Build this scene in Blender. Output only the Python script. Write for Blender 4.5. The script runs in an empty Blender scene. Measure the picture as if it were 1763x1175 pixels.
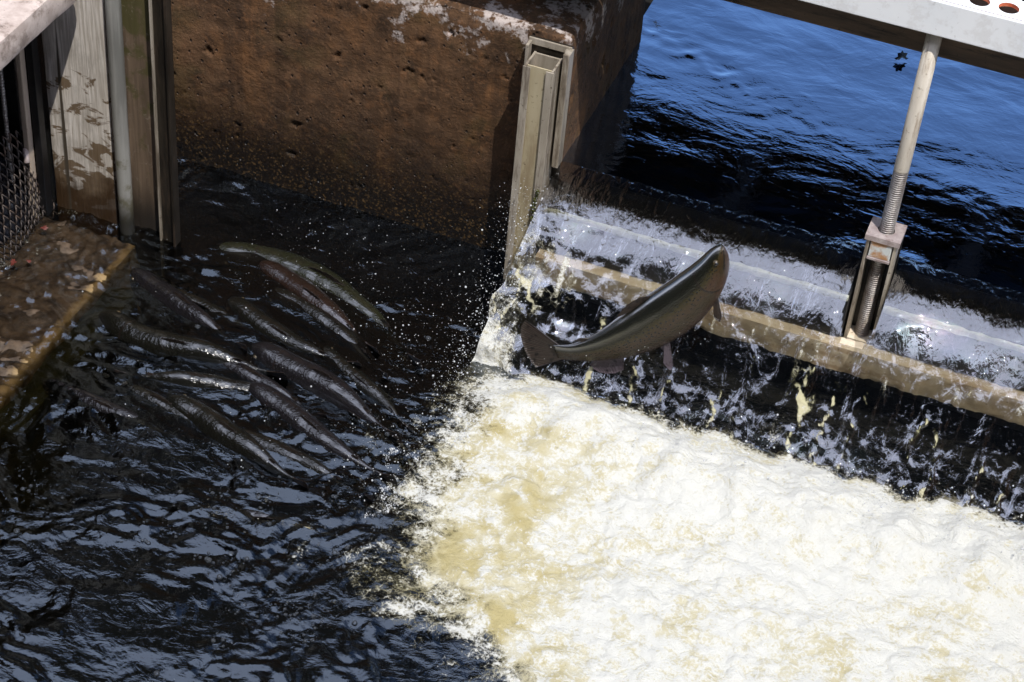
import bpy, bmesh, math, random
import numpy as np
from mathutils import Vector

random.seed(7)
RNG = np.random.default_rng(11)
scene = bpy.context.scene
COL = scene.collection

# ------------------------------------------------------------------ camera
PITCH, ROLL, YAW, FPX = math.radians(40.756), math.radians(5.637), math.radians(17.3), 3514.0
D_ = np.array([-math.sin(YAW)*math.cos(PITCH), math.cos(YAW)*math.cos(PITCH), -math.sin(PITCH)])
R0 = np.array([math.cos(YAW), math.sin(YAW), 0.0])
U0 = np.cross(R0, D_)
RT = R0*math.cos(ROLL)+U0*math.sin(ROLL)
UP = -R0*math.sin(ROLL)+U0*math.cos(ROLL)
EYE = np.array([1.42496863, -4.48336908, 3.72409265])
camd = bpy.data.cameras.new("camera")
cam = bpy.data.objects.new("camera", camd)
COL.objects.link(cam)
from mathutils import Matrix
m = Matrix.Identity(4)
for i in range(3):
    m[i][0], m[i][1], m[i][2], m[i][3] = RT[i], UP[i], -D_[i], EYE[i]
cam.matrix_world = m
camd.sensor_width = 36.0
camd.lens = FPX/1763*36.0
camd.clip_start, camd.clip_end = 0.05, 2000.0
scene.camera = cam

def at(px, py, X=None, Y=None, Z=None):
    """the point of the plane X=, Y= or Z= that the photograph shows at pixel px, py"""
    v = D_*FPX+RT*(px-881.5)-UP*(py-587.5)
    t = (Z-EYE[2])/v[2] if Z is not None else (Y-EYE[1])/v[1] if Y is not None else (X-EYE[0])/v[0]
    return EYE+v*t

# ------------------------------------------------------------------ world, sun, exposure
SUN = Vector((0.30, -0.32, 0.90)).normalized()
world = bpy.data.worlds.new("World")
scene.world = world
world.use_nodes = True
wn = world.node_tree
bg = wn.nodes["Background"]
sky = wn.nodes.new("ShaderNodeTexSky")
sky.sky_type = 'NISHITA'
sky.sun_disc = False
sky.sun_elevation = math.asin(SUN.z)
sky.sun_rotation = math.atan2(SUN.x, SUN.y)
sky.air_density, sky.dust_density, sky.ozone_density = 1.0, 0.6, 3.0
# bright broken cloud overhead and behind, clear blue ahead
tcw = wn.nodes.new("ShaderNodeTexCoord")
sxw = wn.nodes.new("ShaderNodeSeparateXYZ")
wn.links.new(tcw.outputs['Generated'], sxw.inputs[0])
nzw = wn.nodes.new("ShaderNodeTexNoise")
nzw.inputs['Scale'].default_value = 3.2
nzw.inputs['Detail'].default_value = 6.0
wn.links.new(tcw.outputs['Generated'], nzw.inputs['Vector'])
def wmath(op, a, b):
    nd = wn.nodes.new("ShaderNodeMath"); nd.operation = op
    for i, v in enumerate((a, b)):
        if isinstance(v, bpy.types.NodeSocket): wn.links.new(v, nd.inputs[i])
        else: nd.inputs[i].default_value = v
    return nd.outputs[0]
q0 = wmath('ADD', wmath('SUBTRACT', sxw.outputs[2], wmath('MULTIPLY', sxw.outputs[1], .9)), wmath('MULTIPLY', wmath('SUBTRACT', nzw.outputs[0], .5), .8))
mrw = wn.nodes.new("ShaderNodeMapRange"); mrw.interpolation_type = 'SMOOTHSTEP'
wn.links.new(q0, mrw.inputs[0]); mrw.inputs[1].default_value = .34; mrw.inputs[2].default_value = .62
mxw = wn.nodes.new("ShaderNodeMix"); mxw.data_type = 'RGBA'
wn.links.new(mrw.outputs[0], mxw.inputs[0]); wn.links.new(sky.outputs[0], mxw.inputs[6])
mxw.inputs[7].default_value = (12.4, 13.3, 16.4, 1)
wn.links.new(mxw.outputs[2], bg.inputs[0])
bg.inputs[1].default_value = 0.13
sl = bpy.data.lights.new("sun", 'SUN')
sl.energy, sl.angle, sl.color = 3.2, math.radians(0.5), (1.0, 0.965, 0.90)
so = bpy.data.objects.new("sun", sl)
COL.objects.link(so)
so.rotation_euler = (-SUN).to_track_quat('-Z', 'Y').to_euler()
scene.view_settings.view_transform = 'Standard'
scene.view_settings.look = 'None'
scene.view_settings.exposure = 0.28
scene.view_settings.gamma = 1.0
scene.cycles.max_bounces = 8
scene.cycles.transparent_max_bounces = 12
scene.cycles.caustics_reflective = False
scene.cycles.caustics_refractive = False
scene.cycles.sample_clamp_indirect = 4.0

# ------------------------------------------------------------------ noise
def _h(ix, iy, iz, s):
    n = (ix*374761393+iy*668265263+iz*2147483647+s*1274126177) & 0xFFFFFFFF
    n = ((n ^ (n >> 13))*1274126177) & 0xFFFFFFFF
    return (n ^ (n >> 16)) & 0xFFFFFFFF

_G = RNG.normal(size=(4096, 3))
_G /= np.linalg.norm(_G, axis=1)[:, None]

def pn(x, y, z=0.0, s=0):
    """gradient noise, about -0.7 to 0.7"""
    x, y, z = np.broadcast_arrays(np.asarray(x, float), np.asarray(y, float), np.asarray(z, float))
    i, j, k = np.floor(x).astype(np.int64), np.floor(y).astype(np.int64), np.floor(z).astype(np.int64)
    fx, fy, fz = x-i, y-j, z-k
    u, v, w = (f*f*f*(f*(f*6-15)+10) for f in (fx, fy, fz))
    out = 0.0
    for a in (0, 1):
        for b in (0, 1):
            for c in (0, 1):
                g = _G[_h(i+a, j+b, k+c, s) & 4095]
                dt = g[..., 0]*(fx-a)+g[..., 1]*(fy-b)+g[..., 2]*(fz-c)
                out = out+dt*(u if a else 1-u)*(v if b else 1-v)*(w if c else 1-w)
    return out*1.3

def fbm(x, y, z=0.0, o=4, s=0, gain=0.5, lac=2.03):
    a, t, r = 1.0, 0.0, 0.0
    for q in range(o):
        r = r+a*pn(x, y, z, s+q*17)
        t += a
        a *= gain
        x, y, z = np.asarray(x)*lac+3.1, np.asarray(y)*lac+1.7, np.asarray(z)*lac
    return r/t*1.4

def worley(x, y, s=0):
    """distance to the nearest of jittered cell points"""
    i, j = np.floor(x).astype(np.int64), np.floor(y).astype(np.int64)
    best = np.full(np.shape(x), 9.0)
    for a in (-1, 0, 1):
        for b in (-1, 0, 1):
            h = _h(i+a, j+b, 0*i, s)
            px = i+a+(h & 1023)/1023.0
            py = j+b+((h >> 10) & 1023)/1023.0
            best = np.minimum(best, np.hypot(px-x, py-y))
    return best

def sst(a, b, x):
    t = np.clip((np.asarray(x)-a)/(b-a), 0, 1)
    return t*t*(3-2*t)

# ------------------------------------------------------------------ mesh helpers
def tag(o, label=None, cat=None, group=None, kind=None):
    if label: o["label"] = label
    if cat: o["category"] = cat
    if group: o["group"] = group
    if kind: o["kind"] = kind
    return o

def link(name, me, mat, parent=None):
    o = bpy.data.objects.new(name, me)
    COL.objects.link(o)
    if mat is not None:
        for mm in (mat if isinstance(mat, (list, tuple)) else [mat]):
            me.materials.append(mm)
    if parent is not None:
        o.parent = parent
        o.matrix_parent_inverse = Matrix.Translation(-Vector(parent.location))
    return o

def empty(name, loc):
    o = bpy.data.objects.new(name, None)
    o.location = loc
    o.empty_display_size = 0.05
    COL.objects.link(o)
    return o

def np_mesh(name, V, F, smooth=True, attrs=None, mid=None):
    """V (n,3); F (m,4) quads or (m,3) triangles"""
    me = bpy.data.meshes.new(name)
    V = np.asarray(V, np.float32)
    F = np.asarray(F, np.int32)
    k = F.shape[1]
    me.vertices.add(len(V))
    me.vertices.foreach_set("co", V.ravel())
    me.loops.add(F.size)
    me.loops.foreach_set("vertex_index", F.ravel())
    me.polygons.add(len(F))
    me.polygons.foreach_set("loop_start", np.arange(0, F.size, k, dtype=np.int32))
    me.polygons.foreach_set("loop_total", np.full(len(F), k, np.int32))
    me.polygons.foreach_set("use_smooth", np.full(len(F), smooth, bool))
    if mid is not None:
        me.polygons.foreach_set("material_index", np.asarray(mid, np.int32))
    for an, av in (attrs or {}).items():
        av = np.asarray(av, np.float32)
        if av.ndim == 1:
            a = me.attributes.new(an, 'FLOAT', 'POINT')
            a.data.foreach_set("value", av)
        else:
            a = me.attributes.new(an, 'FLOAT_VECTOR', 'POINT')
            a.data.foreach_set("vector", av.ravel())
    me.update(calc_edges=True)
    me.validate()
    return me

def grid_faces(nu, nv, off=0):
    """vertex index = i*nv + j"""
    i, j = np.meshgrid(np.arange(nu-1), np.arange(nv-1), indexing='ij')
    a = (i*nv+j).ravel()+off
    return np.stack([a, a+nv, a+nv+1, a+1], 1)

class MB:
    """collects boxes, tubes and lofts into one mesh"""
    def __init__(self): self.V, self.F = [], []
    def add(self, V, F):
        o = len(self.V)
        self.V += [tuple(v) for v in V]
        self.F += [tuple(i+o for i in f) for f in F]
    def box(self, x0, x1, y0, y1, z0, z1):
        self.add([(x0,y0,z0),(x1,y0,z0),(x1,y1,z0),(x0,y1,z0),(x0,y0,z1),(x1,y0,z1),(x1,y1,z1),(x0,y1,z1)],
                 [(0,3,2,1),(4,5,6,7),(0,1,5,4),(1,2,6,5),(2,3,7,6),(3,0,4,7)])
    def lathe(self, cx, cy, prof, n=20):
        V = [(cx+r*math.cos(2*math.pi*k/n), cy+r*math.sin(2*math.pi*k/n), z) for r, z in prof for k in range(n)]
        F = [(a*n+k, a*n+(k+1) % n, (a+1)*n+(k+1) % n, (a+1)*n+k) for a in range(len(prof)-1) for k in range(n)]
        F.append(tuple(reversed(range(n))))
        F.append(tuple(range((len(prof)-1)*n, len(prof)*n)))
        self.add(V, F)
    def tube(self, pts, r, n=8, caps=True):
        pts = [Vector(p) for p in pts]
        V = []
        nrm = None
        for i, p in enumerate(pts):
            t = (pts[min(i+1, len(pts)-1)]-pts[max(i-1, 0)]).normalized()
            if nrm is None:
                nrm = t.orthogonal().normalized()
            nrm = (nrm-t*nrm.dot(t)).normalized()
            b = t.cross(nrm)
            rr = r[i] if isinstance(r, (list, tuple)) else r
            V += [tuple(p+(nrm*math.cos(2*math.pi*k/n)+b*math.sin(2*math.pi*k/n))*rr) for k in range(n)]
        F = [(a*n+k, a*n+(k+1) % n, (a+1)*n+(k+1) % n, (a+1)*n+k) for a in range(len(pts)-1) for k in range(n)]
        if caps:
            F += [tuple(reversed(range(n))), tuple(range((len(pts)-1)*n, len(pts)*n))]
        self.add(V, F)
    def build(self, name, mat, parent=None, smooth=False, bevel=0.0, seg=2):
        me = bpy.data.meshes.new(name)
        me.from_pydata(self.V, [], self.F)
        if bevel:
            bm = bmesh.new()
            bm.from_mesh(me)
            bmesh.ops.bevel(bm, geom=bm.edges[:], offset=bevel, segments=seg, affect='EDGES', profile=0.5)
            bm.to_mesh(me)
            bm.free()
        for p in me.polygons: p.use_smooth = smooth
        me.update()
        return link(name, me, mat, parent)

def rounded_box(name, mat, x0, x1, y0, y1, z0, z1, res, rad, disp, parent=None, skip=(), fine=None):
    """a box with rounded, displaced faces; the same disp(P) at shared borders keeps it closed"""
    lo, hi = np.array([x0, y0, z0]), np.array([x1, y1, z1])
    Vs, Fs, off = [], [], 0
    for ax in range(3):
        for sgn in (0, 1):
            if (ax, sgn) in skip: continue
            a, b = [k for k in range(3) if k != ax]
            rs = (fine or {}).get((ax, sgn), res)
            na = max(3, int((hi[a]-lo[a])/rs)+1)
            nb = max(3, int((hi[b]-lo[b])/rs)+1)
            ga, gb = np.meshgrid(np.linspace(lo[a], hi[a], na), np.linspace(lo[b], hi[b], nb), indexing='ij')
            P = np.zeros((na*nb, 3))
            P[:, a], P[:, b], P[:, ax] = ga.ravel(), gb.ravel(), (hi if sgn else lo)[ax]
            F = grid_faces(na, nb, off)
            flip = (sgn == 0) ^ (ax == 1)
            Fs.append(F[:, ::-1] if flip else F)
            Vs.append(P)
            off += na*nb
    P, F = np.concatenate(Vs), np.concatenate(Fs)
    Q = np.clip(P, lo+rad, hi-rad)
    n = P-Q
    n /= np.maximum(np.linalg.norm(n, axis=1), 1e-9)[:, None]
    P2 = Q+n*(rad+disp(P, n))[:, None]
    return link(name, np_mesh(name, P2, F), mat, parent)

# ------------------------------------------------------------------ material helpers
class NT:
    def __init__(self, name):
        self.m = bpy.data.materials.new(name)
        self.m.use_nodes = True
        self.t = self.m.node_tree
        self.t.nodes.clear()
        self.out = self.n('OutputMaterial')
        self._pos = None
    def n(self, kind, **kw):
        nd = self.t.nodes.new('ShaderNode'+kind)
        for k, v in kw.items(): setattr(nd, k, v)
        return nd
    def put(self, sock, v):
        if v is None: return
        if isinstance(v, bpy.types.NodeSocket): self.t.links.new(v, sock)
        elif isinstance(v, (tuple, list)) and len(v) == 3 and sock.type == 'RGBA': sock.default_value = (*v, 1)
        else: sock.default_value = v
    def pos(self):
        if self._pos is None: self._pos = self.n('TexCoord').outputs['Object']
        return self._pos
    def attr(self, name, out='Fac'):
        return self.n('Attribute', attribute_name=name).outputs[out]
    def math(self, op, a, b=None, c=None, clamp=False):
        nd = self.n('Math', operation=op, use_clamp=clamp)
        for i, v in enumerate((a, b, c)): self.put(nd.inputs[i], v) if v is not None else None
        return nd.outputs[0]
    def add(self, a, b): return self.math('ADD', a, b)
    def mul(self, a, b): return self.math('MULTIPLY', a, b)
    def sub(self, a, b): return self.math('SUBTRACT', a, b)
    def ss(self, x, a, b, lo=0.0, hi=1.0):
        nd = self.n('MapRange', interpolation_type='SMOOTHSTEP')
        for k, v in zip(('Value', 'From Min', 'From Max', 'To Min', 'To Max'), (x, a, b, lo, hi)): self.put(nd.inputs[k], v)
        return nd.outputs[0]
    def noise(self, scale, co=None, detail=4.0, rough=0.55, dist=0.0, stretch=None):
        co = co or self.pos()
        if stretch:
            mp = self.n('Mapping')
            self.put(mp.inputs['Vector'], co)
            mp.inputs['Scale'].default_value = stretch
            co = mp.outputs[0]
        nd = self.n('TexNoise')
        self.put(nd.inputs['Vector'], co)
        nd.inputs['Scale'].default_value = scale
        nd.inputs['Detail'].default_value = detail
        nd.inputs['Roughness'].default_value = rough
        nd.inputs['Distortion'].default_value = dist
        return nd.outputs[0]
    def vor(self, scale, co=None, feature='F1', out='Distance', stretch=None):
        co = co or self.pos()
        if stretch:
            mp = self.n('Mapping')
            self.put(mp.inputs['Vector'], co)
            mp.inputs['Scale'].default_value = stretch
            co = mp.outputs[0]
        nd = self.n('TexVoronoi', feature=feature)
        self.put(nd.inputs['Vector'], co)
        nd.inputs['Scale'].default_value = scale
        return nd.outputs[out]
    def mix(self, f, a, b, mode='MIX'):
        nd = self.n('Mix', data_type='RGBA', blend_type=mode)
        self.put(nd.inputs[0], f)
        self.put(nd.inputs[6], a)
        self.put(nd.inputs[7], b)
        return nd.outputs[2]
    def mixvec(self, co, amt):
        nz = self.n('TexNoise'); self.put(nz.inputs['Vector'], co); nz.inputs['Scale'].default_value = 22
        sb = self.n('VectorMath', operation='SUBTRACT'); self.put(sb.inputs[0], nz.outputs['Color']); sb.inputs[1].default_value = (.5, .5, .5)
        sc = self.n('VectorMath', operation='SCALE'); self.put(sc.inputs[0], sb.outputs[0]); sc.inputs['Scale'].default_value = amt*2
        ad = self.n('VectorMath', operation='ADD'); self.put(ad.inputs[0], co); self.put(ad.inputs[1], sc.outputs[0])
        return ad.outputs[0]
    def xyz(self):
        s = self.n('SeparateXYZ')
        self.put(s.inputs[0], self.pos())
        return s.outputs
    def bump(self, h, strength=0.5, dist=0.01, nrm=None):
        nd = self.n('Bump')
        self.put(nd.inputs['Height'], h)
        self.put(nd.inputs['Strength'], strength)
        nd.inputs['Distance'].default_value = dist
        if nrm: self.put(nd.inputs['Normal'], nrm)
        return nd.outputs[0]
    def pbsdf(self, col, rough=0.6, metal=0.0, nrm=None, spec=0.5, **kw):
        nd = self.n('BsdfPrincipled')
        self.put(nd.inputs['Base Color'], col)
        self.put(nd.inputs['Roughness'], rough)
        self.put(nd.inputs['Metallic'], metal)
        self.put(nd.inputs['Specular IOR Level'], spec)
        if nrm: self.put(nd.inputs['Normal'], nrm)
        for k, v in kw.items(): self.put(nd.inputs[k], v)
        return nd.outputs[0]
    def mixsh(self, f, a, b):
        nd = self.n('MixShader')
        self.put(nd.inputs[0], f)
        self.put(nd.inputs[1], a)
        self.put(nd.inputs[2], b)
        return nd.outputs[0]
    def done(self, sh):
        self.t.links.new(sh, self.out.inputs['Surface'])
        return self.m

def mat_concrete(name, base=(0.135, 0.070, 0.033), waterz=0.0, lichen=True):
    t = NT(name)
    z = t.xyz()[2]
    big = t.noise(2.6, detail=6)
    med = t.noise(11, detail=8, rough=0.65)
    fine = t.noise(90, detail=5, rough=0.7)
    c = t.mix(t.ss(big, .35, .68), tuple(b*.55 for b in base), tuple(b*1.25 for b in base))
    c = t.mix(t.ss(med, .44, .66), c, (base[0]*.34, base[1]*.34, base[2]*.34))
    c = t.mix(t.mul(t.ss(t.noise(24, detail=6, rough=.7), .52, .68), .6), c, (base[0]*1.7, base[1]*1.45, base[2]*1.2))
    c = t.mix(t.mul(t.ss(fine, .5, .72), .55), c, (base[0]*1.9, base[1]*1.85, base[2]*1.8))
    # vertical form and drip streaks
    st = t.noise(30, detail=3, stretch=(1, 1, .05))
    rust = t.noise(6.5, detail=8, rough=.7, stretch=(1, 1, .6))
    c = t.mix(t.mul(t.ss(rust, .50, .70), .75), c, (base[0]*1.8, base[1]*1.6, base[2]*1.3))
    c = t.mix(t.mul(t.ss(st, .48, .7), .55), c, (base[0]*.4, base[1]*.38, base[2]*.36))
    # green algae patches and the dark tide mark above the water
    alg = t.noise(5, detail=5, rough=.6)
    wet = t.ss(t.add(z, t.mul(t.sub(med, .5), .22)), waterz+.04, waterz+.44, 1.0, 0.0)
    c = t.mix(t.mul(wet, .96), c, (.006, .0045, .003))
    peb = t.vor(190, out='Color')
    sp = t.n('SeparateColor'); t.put(sp.inputs[0], peb)
    c = t.mix(t.mul(t.mul(wet, t.ss(sp.outputs[0], .74, .98)), .55), c, (.16, .095, .038))
    c = t.mix(t.mul(t.mul(t.ss(alg, .52, .66), t.ss(z, waterz+.05, waterz+.3, 0.0, 1.0)), .28), c, (.05, .045, .008))
    # pale lime and lichen patches near the coping
    if lichen:
        li = t.noise(9.5, detail=7, rough=.68)
        lim = t.ss(t.add(li, t.mul(z, .70)), 1.02, 1.09)
        fl = t.noise(60, detail=4)
        c = t.mix(t.mul(lim, t.ss(fl, .34, .52)), c, (.50, .43, .40))
    pit = t.vor(38, stretch=(1, 1, .8))
    pits = t.ss(t.add(pit, t.mul(t.noise(20), .5)), .24, .42)
    c = t.mix(t.mul(t.sub(1.0, pits), .75), c, (.012, .009, .007))
    hgt = t.add(t.mul(pits, .7), t.add(t.mul(med, .5), t.mul(fine, .35)))
    rough = t.ss(wet, 0, 1, .85, .38)
    return t.done(t.pbsdf(c, rough, nrm=t.bump(hgt, 1.0, .011), spec=.4))

def mat_simple(name, col, col2, rough=.6, metal=0.0, scale=30, bump=.3, dirt=None, dirtamt=.5, dirtscale=9, stretch=None, dist=.003):
    t = NT(name)
    a = t.noise(scale, detail=6, rough=.65, stretch=stretch)
    c = t.mix(t.ss(a, .35, .68), col, col2)
    b = t.noise(dirtscale, detail=7, rough=.7, stretch=stretch)
    if dirt:
        c = t.mix(t.mul(t.ss(b, .5, .62), dirtamt), c, dirt)
        c = t.mix(t.mul(t.ss(t.noise(75, detail=4, rough=.7), .60, .70), min(1.0, dirtamt*1.1)), c, tuple(q*.6 for q in dirt))
    return t.done(t.pbsdf(c, rough, metal, nrm=t.bump(t.add(a, t.mul(b, .6)), bump, dist)))

M = {}
M['pier'] = mat_concrete("pier_concrete")
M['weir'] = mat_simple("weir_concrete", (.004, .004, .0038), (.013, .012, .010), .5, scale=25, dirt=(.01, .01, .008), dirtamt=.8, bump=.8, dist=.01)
M['plank'] = mat_simple("tan_plank", (.74, .61, .46), (.90, .80, .66), .5, scale=14, stretch=(.25, 1, 1), dirt=(.38, .24, .12), dirtamt=.6, dirtscale=11)
M['crest'] = mat_simple("crest_steel", (.010, .011, .013), (.026, .027, .031), .35, .2, scale=20, dirt=(.03, .03, .028), dirtscale=14)
M['crest_edge'] = mat_simple("crest_edge", (.30, .32, .25), (.55, .57, .47), .4, 0, scale=30, dirt=(.30, .32, .22), dirtscale=22)
M['alu'] = mat_simple("galvanised_steel", (.35, .30, .235), (.50, .44, .36), .42, .15, scale=26, stretch=(1, 1, .12), dirt=(.10, .07, .045), dirtamt=.75, dirtscale=15)
M['alu_face'] = mat_simple("stained_panel", (.40, .33, .21), (.50, .43, .29), .5, 0, scale=10, stretch=(1, 1, .15), dirt=(.20, .13, .06), dirtamt=.6, dirtscale=8)
M['steel_dark'] = mat_simple("dark_wet_steel", (.018, .015, .012), (.05, .04, .03), .35, .3, scale=22, stretch=(1, 1, .2), dirt=(.10, .07, .05), dirtamt=.5, dirtscale=24)
M['black'] = mat_simple("black_steel", (.006, .006, .007), (.014, .014, .016), .4, .3, scale=22)
M['white'] = mat_simple("white_paint", (.84, .86, .88), (.90, .91, .92), .45, 0, scale=5, dirt=(.50, .46, .42), dirtamt=.22, dirtscale=18, bump=.1)
M['rim'] = mat_simple("orange_primer", (.60, .13, .05), (.75, .24, .12), .6, 0, scale=60, dirt=(.3, .06, .03))
M['beam'] = mat_simple("weathered_timber", (.055, .036, .024), (.12, .078, .048), .75, 0, scale=24, stretch=(.12, 1, 1), dirt=(.012, .009, .007), dirtamt=.85, dirtscale=30, bump=.7)
M['rod'] = mat_simple("rod_steel", (.52, .46, .38), (.66, .60, .51), .42, .15, scale=30, stretch=(1, 1, .15), dirt=(.22, .15, .09), dirtamt=.55, dirtscale=38)
M['thread'] = mat_simple("screw_steel", (.34, .31, .29), (.52, .48, .46), .33, .6, scale=60, dirt=(.12, .07, .05), dirtamt=.4)
M['nut'] = mat_simple("pinkish_plate_steel", (.36, .29, .28), (.50, .43, .41), .5, .2, scale=35, dirt=(.19, .12, .10), dirtamt=.5, dirtscale=30)
M['wood'] = None
M['moss'] = mat_simple("moss", (.03, .035, .004), (.09, .09, .010), .9, 0, scale=120, bump=1.0, dist=.01)
M['tarp'] = mat_simple("black_plastic", (.006, .007, .010), (.012, .013, .018), .22, 0, scale=6, bump=.4, dist=.02)
M['wire'] = mat_simple("expanded_steel", (.030, .026, .026), (.085, .065, .055), .45, .4, scale=50, dirt=(.12, .06, .03), dirtamt=.5)
M['stake'] = mat_simple("pale_timber", (.42, .33, .25), (.55, .45, .36), .8, 0, scale=40, stretch=(1, 1, .1), dirt=(.22, .14, .08))
M['slab'] = mat_simple("pink_concrete", (.40, .32, .275), (.56, .465, .41), .85, 0, scale=16, dirt=(.15, .105, .08), dirtamt=.6, dirtscale=14, bump=.6)
M['leaf'] = mat_simple("red_leaf", (.09, .014, .010), (.14, .03, .02), .6, 0, scale=60)
M['leaf_dark'] = mat_simple("dark_leaf", (.018, .010, .010), (.05, .03, .028), .5, 0, scale=60)
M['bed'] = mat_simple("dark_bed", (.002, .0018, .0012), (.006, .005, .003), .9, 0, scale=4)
M['ground'] = mat_simple("earth_ground", (.05, .045, .03), (.10, .09, .06), .95, 0, scale=.8)
M['dark_backdrop'] = mat_simple("reflection_dark", (.018, .017, .015), (.05, .046, .04), .9, 0, scale=2.0, dirt=(.02, .02, .02))  # dark surface of the two added, unseen backdrops

# weathered board gate on the left: pale grain, brown stains
def mat_board():
    t = NT("weathered_board")
    z = t.xyz()[2]
    gr = t.noise(150, detail=6, stretch=(1, 1, .05))
    g2 = t.noise(13, detail=7, rough=.7, stretch=(1, 1, .45))
    c = t.mix(t.ss(gr, .35, .7), (.52, .46, .40), (.82, .76, .70))
    c = t.mix(t.mul(t.ss(g2, .45, .7), .5), c, (.26, .23, .19))
    st = t.noise(17, detail=5, rough=.6, dist=.6, stretch=(.55, 1, 1.0))
    f = t.ss(t.add(st, t.mul(t.sub(.32, z), .42)), .52, .57)
    c = t.mix(t.mul(f, .9), c, (.13, .075, .028))
    lo = t.ss(t.add(z, t.mul(t.sub(t.noise(12, detail=6, rough=.7), .5), .34)), .07, .21, 1.0, 0.0)
    c = t.mix(t.mul(lo, .93), c, (.042, .021, .008))
    cr = t.noise(26, detail=3, stretch=(1, 1, .02))
    c = t.mix(t.ss(cr, .64, .70), c, (.06, .045, .03))
    return t.done(t.pbsdf(c, t.ss(lo, 0, 1, .8, .4), nrm=t.bump(t.add(gr, g2), .5, .004)))
M['wood'] = mat_board()

def mat_mossboard():
    t = NT("mossy_board")
    z = t.xyz()[2]
    gr = t.noise(40, detail=5, stretch=(1, 1, .06), dist=.5)
    c = t.mix(t.ss(gr, .35, .7), (.11, .075, .05), (.22, .155, .105))
    ms = t.noise(16, detail=5)
    c = t.mix(t.mul(t.ss(t.add(ms, t.mul(z, .5)), .72, .86), .8), c, (.075, .070, .018))
    pl = t.noise(38, detail=6, rough=.7, dist=1.2)
    c = t.mix(t.mul(t.ss(pl, .56, .68), .5), c, (.32, .27, .22))
    c = t.mix(t.ss(z, .03, .2, .93, 0.0), c, (.012, .008, .005))
    return t.done(t.pbsdf(c, .7, nrm=t.bump(gr, .5, .004)))
M['mossboard'] = mat_mossboard()

def mat_pipe():
    t = NT("grey_pipe")
    z = t.xyz()[2]
    a = t.noise(30, detail=5, stretch=(1, 1, .08))
    c = t.mix(t.ss(a, .35, .65), (.15, .145, .13), (.30, .29, .265))
    c = t.mix(t.mul(t.ss(t.add(t.noise(22, detail=5), t.mul(z, -.5)), .40, .56), .75), c, (.10, .085, .035))
    c = t.mix(t.ss(z, .03, .15, .95, 0.0), c, (.012, .010, .006))
    return t.done(t.pbsdf(c, .5, nrm=t.bump(a, .3, .003)))
M['pipe'] = mat_pipe()

# ---- water: one builder, three uses
def water_mat(name, tint, refl, ior, fresk, ripples, rough=.03, top=.6, foamy=True, flow=None, tan=(.40, .335, .155)):
    t = NT(name)
    co = t.attr('fl', 'Vector') if flow else t.pos()
    h = None
    for sc, amp, stretch in ripples:
        q = t.mul(t.noise(sc, co, detail=4, rough=.55, dist=.7, stretch=stretch), amp)
        h = q if h is None else t.add(h, q)
    nrm = t.bump(h, 1.0, 1.0)
    fr = t.n('Fresnel')
    fr.inputs['IOR'].default_value = ior
    t.put(fr.inputs['Normal'], nrm)
    tr = t.n('BsdfTransparent')
    t.put(tr.inputs[0], t.mix(t.attr('thin'), tint, (.62, .59, .54)) if foamy and not flow else tint)
    gl = t.n('BsdfGlossy')
    t.put(gl.inputs['Color'], refl)
    t.put(gl.inputs['Roughness'], rough)
    t.put(gl.inputs['Normal'], nrm)
    w = t.mixsh(t.math('MINIMUM', t.mul(fr.outputs[0], fresk), top), tr.outputs[0], gl.outputs[0])
    if not foamy: return t.done(w)
    A, Fm = t.attr('aer'), t.attr('foam')
    n1 = t.noise(26, co, detail=7, rough=.66, dist=.8)
    n2 = t.noise(120, co, detail=5, rough=.72)
    n3 = t.noise(7, co, detail=6, rough=.62, dist=1.6)
    d1, d2, d3 = t.sub(n1, .5), t.sub(n2, .5), t.sub(n3, .5)
    ve = t.vor(60, t.mixvec(co, .012), 'DISTANCE_TO_EDGE')
    lace = t.ss(ve, .0, .09, .10, -.04)
    mxv = t.math('MAXIMUM', A, Fm)
    cov = t.ss(t.add(t.add(mxv, lace), t.add(t.mul(d1, 1.1), t.add(t.mul(d2, .9), t.mul(d3, .9)))), .34, .80)
    soft = t.ss(t.add(Fm, t.add(t.mul(d3, 1.3), t.mul(d1, .9))), -.04, .84)
    olive = (tan[0]*.25, tan[1]*.26, tan[2]*.20)
    base = t.mix(t.ss(t.add(A, t.mul(d1, .8)), .35, 1.0), olive, tan)
    base = t.mix(soft, base, (.52, .485, .36))
    grain = t.ss(t.add(t.add(t.mul(d2, 1.0), t.mul(d1, .9)), t.add(t.mul(t.sub(Fm, .5), .40), t.mul(lace, .35))), -.02, .12)
    fc = t.mix(t.mul(grain, .78), base, (.60, .60, .57))
    fh = t.add(t.add(t.mul(n1, .012), t.mul(n2, .006)), t.mul(n3, .006))
    fn = t.bump(fh, .8, 1.0)
    foam = t.pbsdf(fc, .4, nrm=fn, spec=.4)
    return t.done(t.mixsh(cov, w, foam))

M['pool'] = water_mat("pool_water", (.26, .25, .21), (.74, .86, 1.0), 1.5, 1.8,
                      [(14, .0050, (1, 1.5, 1)), (40, .0016, (1, 1.4, 1))])
M['upstream'] = water_mat("upstream_water", (.25, .22, .14), (.58, .74, 1.0), 1.5, 9.5,
                          [(4.0, .0044, (1, 1.6, 1)), (13, .0013, (1, 1.7, 1)), (40, .0003, (1, 1.5, 1))], foamy=False, top=.9)
M['nappe'] = water_mat("falling_water", (.62, .60, .53), (.94, .95, 1.0), 1.5, 4.0,
                       [(6, .0060, (2.4, .6, 1)), (18, .0044, (2.2, .7, 1)), (55, .0014, (1.5, 1, 1))], flow=True, rough=.012, tan=(.54, .50, .31))

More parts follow.
